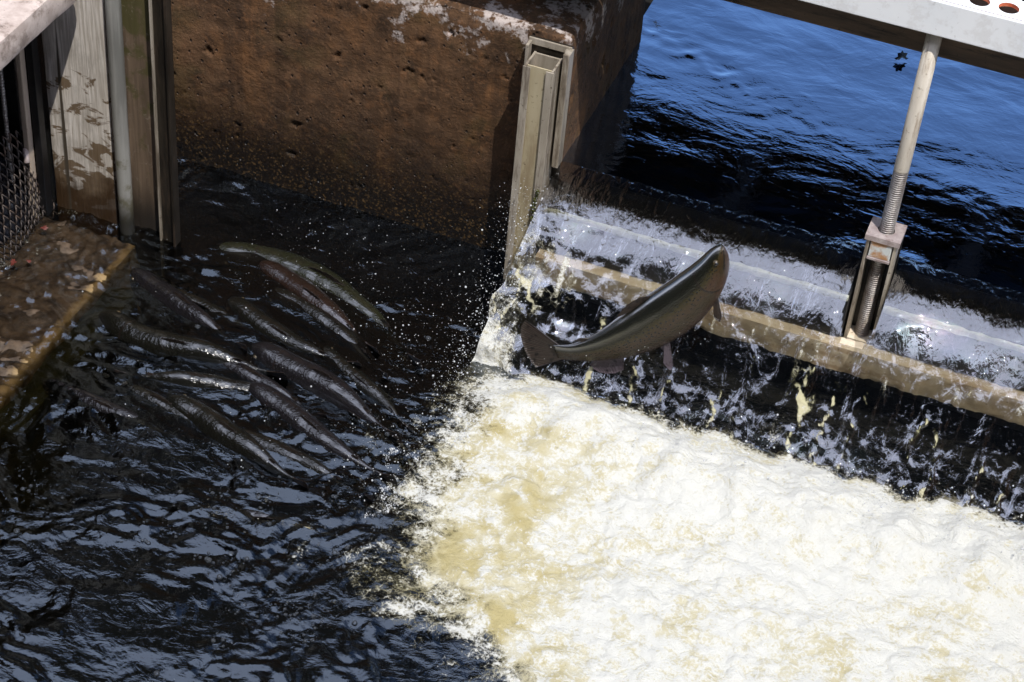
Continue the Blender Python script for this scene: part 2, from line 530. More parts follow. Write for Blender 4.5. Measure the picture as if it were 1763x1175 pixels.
# the fish of the pool: spine in pixels (nose first), depth, skin, label, girth
POOL_FISH = [
    ([(378, 424), (450, 432), (530, 462), (600, 505), (655, 550), (690, 592)], 0.008, 'trout_olive', "long olive trout curving along the dark edge of the pool nearest the pier", 1.20),
    ([(455, 455), (500, 478), (545, 510), (590, 548), (625, 580)], 0.022, 'trout_red', "reddish brown trout with its eye showing below the long olive trout", 1.50),
    ([(236, 468), (268, 492), (310, 525), (355, 555), (392, 582)], 0.020, 'trout_grey', "greyish trout closest to the foot of the angle bar", 1.38),
    ([(186, 548), (240, 572), (300, 590), (370, 608), (440, 632)], 0.024, 'trout_dark', "dark trout with wrinkled gleams on its back beside the olive ledge", 1.44),
    ([(448, 600), (500, 628), (550, 655), (600, 690), (650, 730)], 0.020, 'trout_grey', "grey trout with blunt pale head in the middle of the crowded pool", 1.50),
    ([(405, 520), (450, 552), (500, 580), (545, 602), (585, 616)], 0.022, 'trout_dark', "dark trout with a bright gleam between the reddish trout and grey trout", 1.44),
    ([(470, 498), (520, 520), (570, 555), (610, 590), (640, 622)], 0.012, 'trout_dark', "dim trout half hidden directly beneath the reddish brown trout", 1.38),
    ([(440, 668), (400, 662), (350, 655), (295, 650), (240, 645)], 0.016, 'trout_dark', "dark trout heading right with its broad tail toward the sill", 1.38),
    ([(300, 690), (345, 712), (390, 745), (440, 780), (490, 815)], 0.024, 'trout_dark', "dark trout with rippled bright back in the lower row of the crowd", 1.44),
    ([(440, 668), (490, 698), (540, 738), (590, 775), (640, 805)], 0.020, 'trout_grey', "slim trout with a long bright stripe nearest the foam", 1.32),
    ([(85, 655), (130, 672), (180, 695), (230, 715), (280, 735)], 0.012, 'trout_grey', "dim trout resting beside the end of the sill at the left", 1.32),
    ([(340, 868), (400, 868), (460, 876), (520, 888), (575, 905)], 0.004, 'trout_grey', "bluish grey trout lying just under the surface lowest in the pool", 1.62),
    ([(530, 650), (575, 672), (620, 700), (660, 735), (690, 765)], -0.002, 'trout_olive', "faint trout under the bubbles near the foam edge", 1.32),
    ([(255, 470), (300, 492), (350, 515), (400, 540), (450, 560)], .012, 'trout_dark', "dark trout running from below the angle bar toward the middle of the crowd", 1.2),
    ([(560, 600), (590, 622), (625, 650), (660, 682), (690, 715)], .012, 'trout_dark', "dark trout between the bubbles and the tail of the long olive trout", 1.2),
    ([(180, 640), (225, 665), (275, 690), (325, 720), (370, 745)], .010, 'trout_dark', "dark trout just right of the olive ledge with its head toward the sill", 1.2),
    ([(390, 735), (440, 752), (495, 778), (550, 805), (600, 835)], .012, 'trout_dark', "dark trout below the slim trout at the lower rim of the crowd", 1.2),
    ([(330, 600), (380, 618), (430, 645), (480, 672), (525, 700)], .012, 'trout_grey', "grey trout swimming between two dark trout in the heart of the crowd", 1.1),
]

# ------------------------------------------------------------------ setting: ground, beds
WZ = 0.36           # upstream water level
g = MB(); g.box(-300, 300, -300, 300, -1.4, -1.2)
tag(g.build('ground', M['ground']), kind='structure')
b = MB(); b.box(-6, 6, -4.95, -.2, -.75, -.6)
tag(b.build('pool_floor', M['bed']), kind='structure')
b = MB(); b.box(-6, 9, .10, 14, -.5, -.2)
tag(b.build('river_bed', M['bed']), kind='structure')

# ------------------------------------------------------------------ pool water
def axis(core0, core1, step, lo, hi, coarse):
    a = np.arange(core0, core1+step/2, step)
    l = np.arange(core0-coarse, lo-coarse/2, -coarse)[::-1]
    r = np.arange(core1+coarse, hi+coarse/2, coarse)
    return np.concatenate([l, a, r])

gx = axis(-1.55, 1.85, .006, -3.4, 2.28, .08)
gy = axis(-2.1, .02, .006, -4.9, .02, .08)
X, Y = np.meshgrid(gx, gy, indexing='ij')
# swirl-warped ripples
wx = X+.20*fbm(X*2.2, Y*2.2, o=3, s=5)
wy = Y+.20*fbm(X*2.2+9, Y*2.2, o=3, s=6)
calm = sst(-.05, -.55, Y)*.85+.15
calm = np.maximum(calm, sst(-.35, -.6, X-.3+Y*.4)*.6)
H = .012*fbm(wx*4.5, wy*7.5, o=2, s=21)+.0075*fbm(wx*12, wy*19, o=2, s=31)+.0036*fbm(wx*32, wy*42, o=3, s=41)
H *= calm*(.45+1.1*sst(-.22, .30, fbm(X*2.3, Y*3.2, o=2, s=47)))
H += calm*.009*fbm(X*2.6+.5*fbm(X*2, Y*2, o=2, s=48), Y*4.2, o=2, s=49)
shal = sst(-.95, -1.03, X)
H += shal*(.0110*fbm(wx*26, wy*20, o=3, s=45)+.0035*fbm(wx*60, wy*44, o=2, s=46))
# water domes smoothly over the backs of the fish just below it
for pts, zc, sk, lab, dp in POOL_FISH:
    q_ = np.array([at(x_, y_, Z=.0)[:2] for x_, y_ in pts])
    dist = np.full(X.shape, 9.0); along = np.zeros(X.shape)
    for i in range(len(q_)-1):
        a_, b_ = q_[i], q_[i+1]; ab = b_-a_
        t_ = np.clip(((X-a_[0])*ab[0]+(Y-a_[1])*ab[1])/(ab@ab), 0, 1)
        d_ = np.hypot(X-a_[0]-ab[0]*t_, Y-a_[1]-ab[1]*t_)
        cl = d_ < dist
        dist = np.where(cl, d_, dist); along = np.where(cl, (i+t_)/(len(q_)-1), along)
    msk = np.exp(-(dist/.030)**2)*sst(0, .12, along)*sst(1.0, .7, along)*np.clip((zc+.012)/.02, 0, 1)
    H = H*(1-.8*msk)+.004*msk+.0016*msk*np.sin(along*70+3*pn(X*30, Y*30, 1.5))*pn(X*9, Y*9, 4.5)*2
# foam fan below the falls: signed distance past its ragged left border
bord_y = np.array([-2.6, -1.62, -1.50, -1.44, -1.35, -1.22, -1.10, -.98, -.82, -.64, -.50, -.40, 0.1])
bord_x = np.array([1.00, .76, .58, .38, .24, .18, .17, .11, .10, .10, .12, .12, .12])
low = sst(-1.15, -1.5, Y)
BX = np.interp(Y, bord_y, bord_x)+(.06+.34*low)*fbm(X*4, Y*6, o=5, s=51)
sd = X-BX
front = sst(-.40, -.56, Y+.075*fbm(X*6, Y*3+2.2, o=4, s=57))
aer = np.clip(.5+sd*(3.4-1.9*low), 0, 1.2)*front
tanw = np.exp(-((X-.36)/.20)**2)*sst(-.55, -.75, Y)+.9*sst(-1.30, -1.5, Y)*np.exp(-((X-.62)/.28)**2)
tanw += .35*np.exp(-(((X-1.25)/.3)**2+((Y+1.12)/.12)**2))
near = sst(-1.05, -.50, Y)
foam = .41+.32*sst(.1, .65, sd)+.20*near-.42*np.clip(tanw*(.55+1.5*fbm(X*9, Y*11, o=4, s=67)), 0, 1)+.42*fbm(X*5, Y*6, o=4, s=61)
foam += .30*np.clip(1-np.abs(fbm(wx*4.0, wy*5.0, o=3, s=63))*5, 0, 1)
foam = np.clip(foam, 0, 1.3)*sst(-.10-.12*low, .08+.10*low, sd)*front
# detached froth rafts and streaks over the dark side
raft = sst(.16, .40, fbm(wx*6, wy*9, o=4, s=71))*np.exp(-np.clip(-sd, 0, 9)/.24)*front
raft2 = np.exp(-(((X+.03)/.34)**2+((Y+1.33)/.10)**2))*sst(-.1, .3, fbm(wx*10, wy*14, o=3, s=77))
raft3 = .74*np.exp(-np.clip(-sd, 0, 9)/.16)*sst(-.15, .35, fbm(wx*5, wy*12, o=4, s=79))*sst(-.75, -1.0, Y)*sst(.2, 0, sd)
sill_foam_glint = shal*(.50*sst(-1.12, -1.24, X)+.10)*(1-np.abs(fbm(wx*12, wy*9, o=4, s=88))*2.2)  # foam over the sill, also painting the silvery glints on its shallow water
foam = np.maximum(foam, .48*sill_foam_glint)
foam = np.maximum(foam, np.maximum(np.maximum(.62*raft, (.42*raft2)), raft3))
aer = np.maximum(aer, .30*raft2)
lump = np.abs(fbm(X*7, Y*8, o=4, s=81))
lump2 = fbm(X*20, Y*22, o=3, s=91)
act = np.clip(sst(-.15, .25, sd), 0, 1)*front
H = H*(1-.5*act)+act*(.022*lump+.007*lump2+.045*np.exp(-((Y+.64)/.12)**2)*(.8+1.2*fbm(X*6, Y*3, o=2, s=95))+.02*fbm(X*2.5, Y*2.5, o=2, s=97))
H = np.where(Y > -.36, H*sst(-.22, -.40, Y)*(X > .05)+H*(X <= .05), H)
V = np.stack([X, Y, H], -1).reshape(-1, 3)
FA = grid_faces(len(gx), len(gy))
fm = foam.ravel()
ar = aer.ravel()
isf = (np.maximum(fm, ar)[FA].mean(1) > .52)

def sub_mesh(name, V, F, mat, attrs):
    used, inv = np.unique(F, return_inverse=True)
    me = np_mesh(name, V[used], inv.reshape(F.shape), attrs={k: v[used] for k, v in attrs.items()})
    return link(name, me, mat)
at_ = {'foam': fm, 'aer': ar, 'thin': sst(-.97, -1.02, X+.02*fbm(X*9, Y*11, o=3, s=44)).ravel()}
tag(sub_mesh('pool_water', V, FA[~isf], M['pool'], at_), kind='structure')
tag(sub_mesh('foam', V, FA[isf], M['pool'], at_), kind='stuff')
def pool_h(x, y):
    i = int(np.clip(np.searchsorted(gx, x), 0, len(gx)-1)); j = int(np.clip(np.searchsorted(gy, y), 0, len(gy)-1))
    return H[i, j], sd[i, j]

# ------------------------------------------------------------------ upstream water
SX = 1.047          # the lifting screw stands here
gx2 = axis(.08, 1.9, .007, .08, 2.28, .06)
gy2 = axis(.03, 1.7, .007, .03, 2.2, .06)
gx2b = gx2
X2, Y2 = np.meshgrid(gx2, gy2, indexing='ij')
def hump(x, y):
    d = np.hypot((x-SX), (y+.03)*1.0)
    return .008*np.exp(-((np.hypot(x-SX, (y+.10)*.8)-.12)/.055)**2)*sst(.12, -.04, y)
wx2 = X2+.08*fbm(X2*2, Y2*2, o=2, s=105)
H2 = .006*fbm(wx2*2.6, Y2*4.5, o=2, s=111)+.0016*fbm(wx2*9, Y2*16, o=2, s=121)
H2 += .004*np.exp(-((np.abs(Y2-.36-.5*(SX-X2)*(X2 < SX)-.15*(X2-SX)*(X2 > SX)))/.06)**2)*fbm(X2*14, Y2*16, o=2, s=131)
H2 *= .5+.6*sst(.40, .8, Y2)*sst(-.25, .25, fbm(X2*1.6, Y2*2.4, o=2, s=125))
H2 *= sst(-.02, .30, Y2)*.92+.08
Z2 = WZ+H2+hump(X2, Y2)
V2 = np.stack([X2, Y2, Z2], -1).reshape(-1, 3)
tag(link('upstream_water', np_mesh('upstream_water', V2, grid_faces(len(gx2), len(gy2))), M['upstream']), kind='structure')
gx3 = np.linspace(-5, 9, 120); gy3 = np.linspace(2.2, 12, 90)
X3, Y3 = np.meshgrid(gx3, gy3, indexing='ij')
V3 = np.stack([X3, Y3, WZ-.004+.01*fbm(X3*3, Y3*4, o=2, s=3)], -1).reshape(-1, 3)
tag(link('upstream_water', np_mesh('upstream_water', V3, grid_faces(120, 90)), M['upstream']), kind='structure')

# ------------------------------------------------------------------ falling water
prof = np.array([(.036, .360), (.0, .3585), (-.04, .354), (-.07, .347), (-.10, .335), (-.15, .304), (-.20, .267), (-.245, .225),
                 (-.29, .176), (-.34, .118), (-.40, .055), (-.465, -.005), (-.53, -.07)])
seg = np.r_[0, np.cumsum(np.hypot(*np.diff(prof, axis=0).T))]
NS, NU = 150, 420
sv = np.linspace(0, seg[-1], NS)
py_, pz_ = np.interp(sv, seg, prof[:, 0]), np.interp(sv, seg, prof[:, 1])
k = np.ones(9)/9
py_ = np.convolve(np.pad(py_, 4, 'edge'), k, 'valid'); pz_ = np.convolve(np.pad(pz_, 4, 'edge'), k, 'valid')
ty, tz = np.gradient(py_), np.gradient(pz_)
ln = np.hypot(ty, tz); ny_, nz_ = tz/ln, -ty/ln
s01 = sv/seg[-1]
uu = np.linspace(0, 1, NU)
U, S = np.meshgrid(uu, s01, indexing='ij')
xl = .112-.05*sst(.25, .9, S)*(1+.8*pn(S*9, S*0+3.3))
XN = xl+U*(2.28-xl)
edge = np.exp(-(XN-xl)/.17)
streak = fbm(XN*15, S*2.2, o=3, s=201)
turb = fbm(XN*17, S*9, o=4, s=211)
ridge = 1-np.abs(fbm(XN*11+.15*turb, S*1.6, o=2, s=221))*3.2
ridge2 = 1-np.abs(fbm(XN*16+.5*turb, S*3.2, o=2, s=227))*4.2
grow = sst(.12, .55, S)
dsp = grow*(.009*streak+.0055*turb+.006*np.clip(ridge, 0, 1)*S)+sst(.02, .2, S)*.005*fbm(XN*7, S*5, o=3, s=215)+sst(.24, .08, S)*.0020*fbm(XN*42+2*fbm(XN*8, S*9, o=2, s=217), S*30, o=3, s=216)
dsp += edge*sst(.12, .5, S)*(.03+.045*fbm(XN*10, S*6, o=3, s=231))
YN = py_[None, :]+ny_[None, :]*dsp
ZN = pz_[None, :]+nz_[None, :]*dsp
ZN += hump(XN, YN)*(sst(.55, .3, S))
# water parts round the screw: two bowed shoulders, lifted and pushed forward
sh = np.exp(-((np.abs(XN-SX)-.095)/.05)**2)*sst(.0, .2, S)*sst(.75, .45, S)*.8
YN -= sh*.012; ZN += sh*.010
fnap = -.28+.85*edge*sst(.08, .4, S)+.46*sst(.60, .98, S)*(1+1.4*fbm(XN*7, S*3, o=3, s=243))+.25*np.clip(ridge-.55, 0, 1)*sst(.3, .6, S)+.22*fbm(XN*9, S*3, o=3, s=241)*grow
fnap += .52*(1-.9*edge)*np.exp(-((S-.47)/.10)**2)*np.clip(.45+2.4*fbm(XN*34, S*3.5, o=3, s=245), 0, 1.6)
fnap += .25*np.exp(-((XN-SX)/.16)**2)*sst(.42, .75, S)
anap = -.30+.80*edge*sst(.12, .5, S)+2.3*np.clip(ridge2-.62, 0, 1)*sst(.35, .6, S)*sst(-.1, .25, fbm(XN*3, S*1.2, o=2, s=261))+.28*fbm(XN*13, S*2.5, o=3, s=251)*grow
# yellowish strands where the sheet breaks up
for rx, rs0, rs1, rw in ((1110, .55, 1.0, .016), (1165, .62, .95, .008), (1255, .66, 1.0, .015), (1290, .72, 1.0, .010), (1385, .45, .95, .016), (1435, .5, 1.0, .013),
                         (1480, .55, .98, .007), (1585, .5, .98, .006), (1618, .55, 1.0, .011), (1700, .6, .9, .006), (1040, .5, 1.0, .018), (1745, .62, 1.0, .009)):
    x0_ = at(rx, 640+.28*(rx-1250), Y=-.33)[0]
    wig = .018*pn(S*7, 0*S+rx*.37)+.016*pn(S*23, 0*S+rx*.71)+.008*pn(XN*70, S*30)
    ww = rw*(.7+.9*np.abs(pn(S*11, 0*S+rx*.13)))
    r_ = np.exp(-((XN-x0_-wig)/ww)**2)*sst(rs0, rs0+.12, S)*sst(rs1+.06, rs1-.06, S)
    frag = np.clip(.85+1.2*fbm(XN*55, S*22, o=3, s=271), 0, 1.3)
    anap += 1.0*r_*frag; fnap += .30*r_*(.5+pn(S*15, XN*8))
    YN -= .006*r_; ZN += .002*r_
VN = np.stack([XN, YN, ZN], -1).reshape(-1, 3)
fl = np.stack([XN, S*.75, 0*S], -1).reshape(-1, 3)
FN = grid_faces(NU, NS)
cx = XN.ravel()[FN].mean(1); cs = S.ravel()[FN].mean(1)
slot = .050-.020*sst(.30, .44, cs)
keep = ~((np.abs(cx-SX) < slot) & (cs > .05) & (cs < .43))
FN = FN[keep]
used, inv = np.unique(FN, return_inverse=True)
wf = link('waterfall', np_mesh('waterfall', VN[used], inv.reshape(FN.shape), attrs={'foam': fnap.ravel()[used], 'aer': anap.ravel()[used], 'fl': fl[used]}), M['nappe'])
tag(wf, kind='structure')

# ------------------------------------------------------------------ weir
weir = empty('weir', (1.2, -.05, -.6))
tag(weir, "submerged weir with a tan plank under the thin falling water", "weir")
w = MB(); w.box(.12, 2.3, -.10, .10, -.6, .06); w.build('weir_wall', M['weir'], weir)
w = MB()
for x0, x1 in ((.12, 1.0), (1.094, 2.3)):
    w.box(x0, x1, -.115, .06, .148, .304)
w.build('crest_plate', M['crest'], weir, bevel=.006)
for x0, x1 in ((.12, 1.0), (1.094, 2.3)):
    rounded_box('crest_edge', M['crest_edge'], x0, x1, -.130, -.1155, .285, .303, .006, .004,
                lambda P, n: .006*fbm(P[:, 0]*22, P[:, 2]*3, o=4, s=911), weir)
def plank_d(P, n):
    return .008*fbm(P[:, 0]*17, P[:, 2]*9, o=4, s=901)*np.where(np.abs(n[:, 2]) > .5, 1, .35)+.004*fbm(P[:, 0]*50, P[:, 2]*20, o=2, s=905)
rounded_box('timber_strip', M['plank'], .12, 2.3, -.150, -.103, .062, .146, .008, .004, plank_d, weir)

# ------------------------------------------------------------------ pier
def pier_disp(P, n):
    x, y, z = P.T
    d = .006*fbm(x*5, z*5, y*5, o=4, s=301)+.0025*fbm(x*24, z*24, y*24, o=3, s=311)
    wet = sst(.42, .06, z)
    peb = worley(x*80+y*40, z*80+y*13, s=5)
    d += wet*.0035*(.6-np.clip(peb, 0, .8))
    pit = fbm(x*22, z*18, y*22, o=3, s=321)
    d -= .010*sst(.40, .62, pit)
    edge = sst(.05, 0, .78-z)*sst(.05, 0, np.minimum(np.abs(y), np.abs(.113-x)))
    d -= edge*.012*(.5+fbm(x*14, z*14, y*14, o=3, s=331))
    return d
pier = rounded_box('concrete_pier', M['pier'], -2.6, .113, .0, .75, -.6, .78, .012, .012, pier_disp,
                   skip=((2, 0), (0, 0), (1, 1)), fine={(1, 0): .006, (0, 1): .008, (2, 1): .010})
tag(pier, "brown stained concrete pier with pitted face and pale lime patches along its top", "pier")
rp = rounded_box('concrete_pier', M['pier'], 2.285, 3.2, -4.9, .75, -.6, .9, .04, .012, pier_disp, skip=((2, 0), (1, 1)))
tag(rp, "concrete pier closing the far right end of the weir", "pier")

# ------------------------------------------------------------------ steel guide post at the pier corner
post = empty('guide_post', (.06, -.05, 0))
tag(post, "galvanised steel stop log guide post with open boxed top at the pier corner", "guide post")
q = MB()
x0, x1, y0, y1, t_ = .021, .103, -.105, -.030, .006
zt, zb = .733, -.3
q.box(x0, x0+t_, y0, y1, zb, zt); q.box(x1-t_, x1, y0, y1, zb, zt)
q.box(x0+t_, x1-t_, y1-t_, y1-.0005, zb, zt-.002)
q.build('box_channel', M['alu'], post)
q = MB(); q.box(x0+t_+.0005, x1-t_-.0005, y0+.004, y0+.008, zb, zt-.001); q.build('stained_face', M['alu_face'], post)
q = MB(); q.box(x0-.004, x0+.018, y0-.004, y0-.0005, zb, zt-.0015); q.box(x1-.020, x1+.002, y0-.004, y0-.0005, zb, zt-.0015)
q.build('front_flange', M['alu'], post, bevel=.001)
q = MB(); q.box(.002, .124, -.024, -.014, zb, .770); q.build('back_plate', M['steel_dark'], post, bevel=.001)
q = MB(); q.box(.002, .124, -.030, -.0245, .752, .772); q.box(.004, .012, -.06, -.0305, .70, .765)
q.build('top_strap', M['alu'], post, bevel=.001)
q = MB(); q.box(.112, .130, -.064, -.0245, .40, .768); q.box(.109, .1118, -.040, -.0245, .38, .766)
q.build('side_flange', M['alu'], post, bevel=.001)
mv, mf = [], []
rr = random.Random(3)
ms = MB()
for i in range(70):
    a = rr.random()
    zz = .335-.17*a+rr.uniform(-.006, .006)
    xx = .094-.012*math.sin(a*math.pi)*rr.random()
    r = rr.uniform(.003, .007)
    ms.lathe(xx, -.108, [(r*.3, zz-r), (r, zz-.2*r), (r*.9, zz+.4*r), (r*.2, zz+r)], 6)
ms.build('moss_patch', M['moss'], post, smooth=True)

# ------------------------------------------------------------------ board gate at the left with pipe and angle guides
gy_ = -.38
gate = rounded_box('board_gate', M['wood'], -1.292, -1.088, gy_, gy_+.045, -.3, 1.0, .010, .006,
                   lambda P, n: .0005*fbm(P[:, 0]*40, P[:, 2]*3, o=3, s=401)+.0015*fbm(P[:, 0]*12, P[:, 2]*9, o=3, s=411))
tag(gate, "pale weathered upright board gate blotched with brown stains", "gate")
mb_ = rounded_box('mossy_board', M['mossboard'], -1.072, -.952, gy_+.022, gy_+.06, -.3, 1.0, .010, .006,
                  lambda P, n: .003*fbm(P[:, 0]*30, P[:, 2]*5, o=3, s=421))
tag(mb_, "narrow brown mossy board between the grey pipe and the angle bar", "board")
pp = MB()
zs = np.linspace(-.2, 1.05, 26)
pp.tube([(-1.050-.002*math.sin(z*3), gy_-.012, z) for z in zs], .0215, 20)
tag(pp.build('standing_pipe', M['pipe'], smooth=True), "grey upright steel pipe in front of the board gate", "pipe")
an = empty('angle_bar', (-.92, gy_, 0))
tag(an, "dark rust streaked angle bar at the right edge of the mossy board", "angle bar")
q = MB(); q.box(-.944, -.939, gy_-.012, gy_+.02, -.25, 1.05); q.build('edge_flange', M['alu'], an)
q = MB(); q.box(-.9365, -.896, gy_-.005, gy_+.004, -.25, 1.05); q.build('flat_web', M['steel_dark'], an)
q = MB(); q.box(-.8955, -.890, gy_-.020, gy_+.012, -.25, 1.05); q.build('inner_flange', M['steel_dark'], an)

# coping slab above the left recess
sl_ = rounded_box('coping_slab', M['slab'], -2.4, -1.13, -3.2, -.42, .775, .86, .02, .016,
                  lambda P, n: .004*fbm(P[:, 0]*8, P[:, 1]*8, P[:, 2]*8, o=4, s=501))
tag(sl_, "pinkish weathered concrete coping slab overhanging the left recess", "slab")
# side wall below the slab
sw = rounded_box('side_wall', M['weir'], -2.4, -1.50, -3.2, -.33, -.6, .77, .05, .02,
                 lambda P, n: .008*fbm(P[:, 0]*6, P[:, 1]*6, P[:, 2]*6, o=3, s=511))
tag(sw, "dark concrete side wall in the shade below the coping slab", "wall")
bk = rounded_box('dark_gap_panel', M['weir'], -1.49, -1.31, -.40, -.34, -.3, .77, .03, .008,
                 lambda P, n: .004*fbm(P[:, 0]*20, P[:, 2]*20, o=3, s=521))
tag(bk, "near-black panel for the dark gap at the back of the left recess", "wall")  # darkness of the gap under the slab put into a near-black panel
for i, (bx, by) in enumerate(((-1.355, -.42), (-1.385, -.455), (-1.415, -.49))):
    rb = MB()
    pr_ = []
    z = -.1
    while z < .76:
        pr_ += [(.0062, z), (.0078, z+.002), (.0078, z+.004), (.0062, z+.006)]
        z += .010
    rb.lathe(bx, by, pr_, 8)
    tag(rb.build('ribbed_bar', M['thread'], smooth=True),
        ["upright ribbed steel bar next to the pale stake", "second ribbed steel bar from the pale stake", "ribbed steel bar at the far left edge of the photo"][i],
        "steel bar", "ribbed steel bars under the slab")
q = MB(); q.box(-1.338, -1.320, -.45, -.425, -.05, .76)
tag(q.build('timber_stake', M['stake'], bevel=.003), "pale upright timber stake left of the board gate", "stake")
q = MB(); q.box(-1.3145, -1.2925, -.43, -.40, -.1, .76)
tag(q.build('black_strip', M['black'], bevel=.002), "black upright steel strip against the left edge of the board gate", "strip")

# expanded metal screen leaning below
scr = empty('mesh_screen', (-1.32, -.7, 0))
tag(scr, "rusty diamond mesh screen bent over black plastic at the left edge", "mesh screen")
wv = MB()
def scr_pt(a, b_):
    """a along -Y from .0 to 1, b up from 0 to 1"""
    y = -.385-a*.75
    z = -.03+b_*(.30+.03*math.sin(a*9))
    x = -1.285-.085*b_**1.4-.012*math.sin(a*14+b_*4)-.03*a
    return Vector((x, y, z))
na_, nb_ = 30, 13
for i in range(na_+1):
    for j in range(nb_):
        off = .5*(j % 2)
        for dlt in (-.5, .5):
            a0, a1 = (i+off)/na_, (i+off+dlt)/na_
            if not (0 <= a1 <= 1 and 0 <= a0 <= 1): continue
            p0, p1 = scr_pt(a0, j/nb_), scr_pt(a1, (j+1)/nb_)
            md = (p0+p1)/2+Vector((.003, 0, 0))
            wv.tube([p0, md, p1], [.0022, .0030, .0022], 5)
wv.build('diamond_mesh', M['wire'], scr, smooth=True)
na2, nb2 = 90, 50
A_, B_ = np.meshgrid(np.linspace(0, 1, na2), np.linspace(0, 1, nb2), indexing='ij')
tx = -1.325-.09*B_**1.3+.020*fbm(A_*9, B_*4, o=3, s=601)-.03*A_+.012*np.abs(fbm(A_*20, B_*8, o=3, s=605))
tyy = -.385-A_*.78; tzz = -.06+B_*.27
link('black_sheet', np_mesh('black_sheet', np.stack([tx, tyy, tzz], -1).reshape(-1, 3), grid_faces(na2, nb2)), M['tarp'], scr)
q = MB(); q.tube([(-1.335, -.445, .235), (-1.318, -.470, .205)], .009, 12); q.build('bolt', M['nut'], scr, smooth=True)

def leaf(x, y, z, r, rot, mat, label, grp):
    n = 9
    V_ = [(0, 0, .15*r)]
    for k_ in range(n*2):
        a = 2*math.pi*k_/(n*2)
        rr_ = r*(1 if k_ % 2 == 0 else .62)*(1-.25*abs(math.sin(a)))
        V_.append((rr_*math.cos(a), rr_*.75*math.sin(a), .25*r*math.sin(2*a)))
    c_, s_ = math.cos(rot), math.sin(rot)
    V_ = [(x+vx*c_-vy*s_, y+vx*s_+vy*c_, z+vz) for vx, vy, vz in V_]
    lf = MB(); lf.add(V_, [(0, k_+1, (k_+1) % (n*2)+1) for k_ in range(n*2)])
    return tag(lf.build('fallen_leaf', mat, smooth=True), label, "leaf", grp)
for (lx, ly, lz, lr, lrot, lab) in ((75, 398, .015, .016, .4, "red leaf lying at the right foot of the mesh screen"),
                                    (24, 458, .010, .018, 1.9, "dark red leaf lying below the mesh screen near the left edge"),
                                    (50, 455, .008, .011, 2.9, "smaller red leaf between two others under the mesh screen")):
    p_ = at(lx, ly, Z=lz)
    leaf(p_[0], p_[1], lz+.012, lr, lrot, M['leaf'], lab, "fallen leaves at the mesh screen")
p_ = at(1552, 100, Z=WZ+.015)
leaf(p_[0], p_[1], WZ+.018, .034, 1.2, M['leaf_dark'], "dark curled leaf drifting on blue water beneath the walkway beam", None)
p_ = at(1583, 321, Z=WZ+.01)
leaf(p_[0], p_[1], WZ+.010, .016, .3, M['leaf_dark'], "small dark leaf floating right of the screw thread", None)

# sill shelf under the shallow water
def mat_sill():
    t = NT("algae_sill_lit_edge")
    a = t.noise(22, detail=7, rough=.7)
    c = t.mix(t.ss(a, .36, .66), (.045, .030, .019), (.125, .085, .055))
    x = t.xyz()[0]
    c = t.mix(t.ss(t.add(x, t.mul(a, .05)), -1.015, -.985), c, (.30, .20, .085))  # the sill's lit tan edge, painted into its colour
    return t.done(t.pbsdf(c, .6, nrm=t.bump(a, .8, .01)))
M['sill'] = mat_sill()
sill = rounded_box('concrete_sill', M['sill'], -1.45, -1.0, -3.0, -.42, -.5, -.010, .02, .015,
                   lambda P, n: .028*fbm(P[:, 0]*11, P[:, 1]*14, P[:, 2]*9, o=5, s=701, gain=.62), fine={(2, 1): .008, (0, 1): .012})
tag(sill, "brown algae covered concrete sill under shallow water at the left", "sill")
M['ledge'] = mat_simple("green_algae_ledge", (.030, .028, .004), (.075, .065, .012), .7, 0, scale=20, bump=.6)
led = rounded_box('algae_ledge', M['ledge'], -.99, -.90, -1.25, -.60, -.5, -.018, .02, .02,
                  lambda P, n: .012*fbm(P[:, 0]*12, P[:, 1]*12, P[:, 2]*12, o=3, s=711))
tag(led, "dark olive ledge covered with algae beside the brown sill", "ledge")

# ------------------------------------------------------------------ walkway over the weir
wk = empty('walkway', (1.4, .5, 1.0))
tag(wk, "white painted walkway with perforated deck and brown timber beam across the weir", "walkway")
q = MB(); q.box(-.6, 3.4, .0, .12, 1.010, 1.135); q.build('front_beam', M['beam'], wk, bevel=.006)
q = MB(); q.box(-.6, 3.4, 1.26, 1.38, 1.010, 1.135); q.build('rear_beam', M['beam'], wk, bevel=.006)
for xx in (-.4, .4, 1.2, 2.0, 2.8):
    q = MB(); q.box(xx, xx+.08,   .121, 1.259, 1.03, 1.134); q.build('cross_bearer', M['beam'], wk)
q = MB(); q.box(-.6, 3.4, .122, 1.38, 1.136, 1.150); q.build('underboard', M['black'], wk)
q = MB(); q.box(-.6, 3.4, -.092, -.082, 1.122, 1.216); q.box(-.6, 3.4, -.0815, -.002, 1.122, 1.130); q.build('kick_plate', M['white'], wk, bevel=.003)
# perforated deck: square cells, each with a round hole
px_, py0, nxh, nyh, hr = .0715, -.0815, 55, 20, .0255
Vd, Fd, Md = [], [], []
def deck_cell(cx_, cy_):
    n = 20
    o = len(Vd)
    for zz in (1.216, 1.206):
        for k_ in range(n):
            a = 2*math.pi*k_/n+math.pi/4
            ca, sa = math.cos(a), math.sin(a)
            mx = max(abs(ca), abs(sa))
            Vd.append((cx_+ca/mx*px_/2, cy_+sa/mx*px_/2, zz))
        for k_ in range(n):
            a = 2*math.pi*k_/n+math.pi/4
            Vd.append((cx_+math.cos(a)*hr, cy_+math.sin(a)*hr, zz+(.003 if zz > 1.2 else 0)))
    for k_ in range(n):
        k2 = (k_+1) % n
        Fd.append((o+k_, o+k2, o+n+k2, o+n+k_)); Md.append(0)
        Fd.append((o+2*n+k2, o+2*n+k_, o+3*n+k_, o+3*n+k2)); Md.append(1)
        Fd.append((o+n+k_, o+n+k2, o+3*n+k2, o+3*n+k_)); Md.append(1)
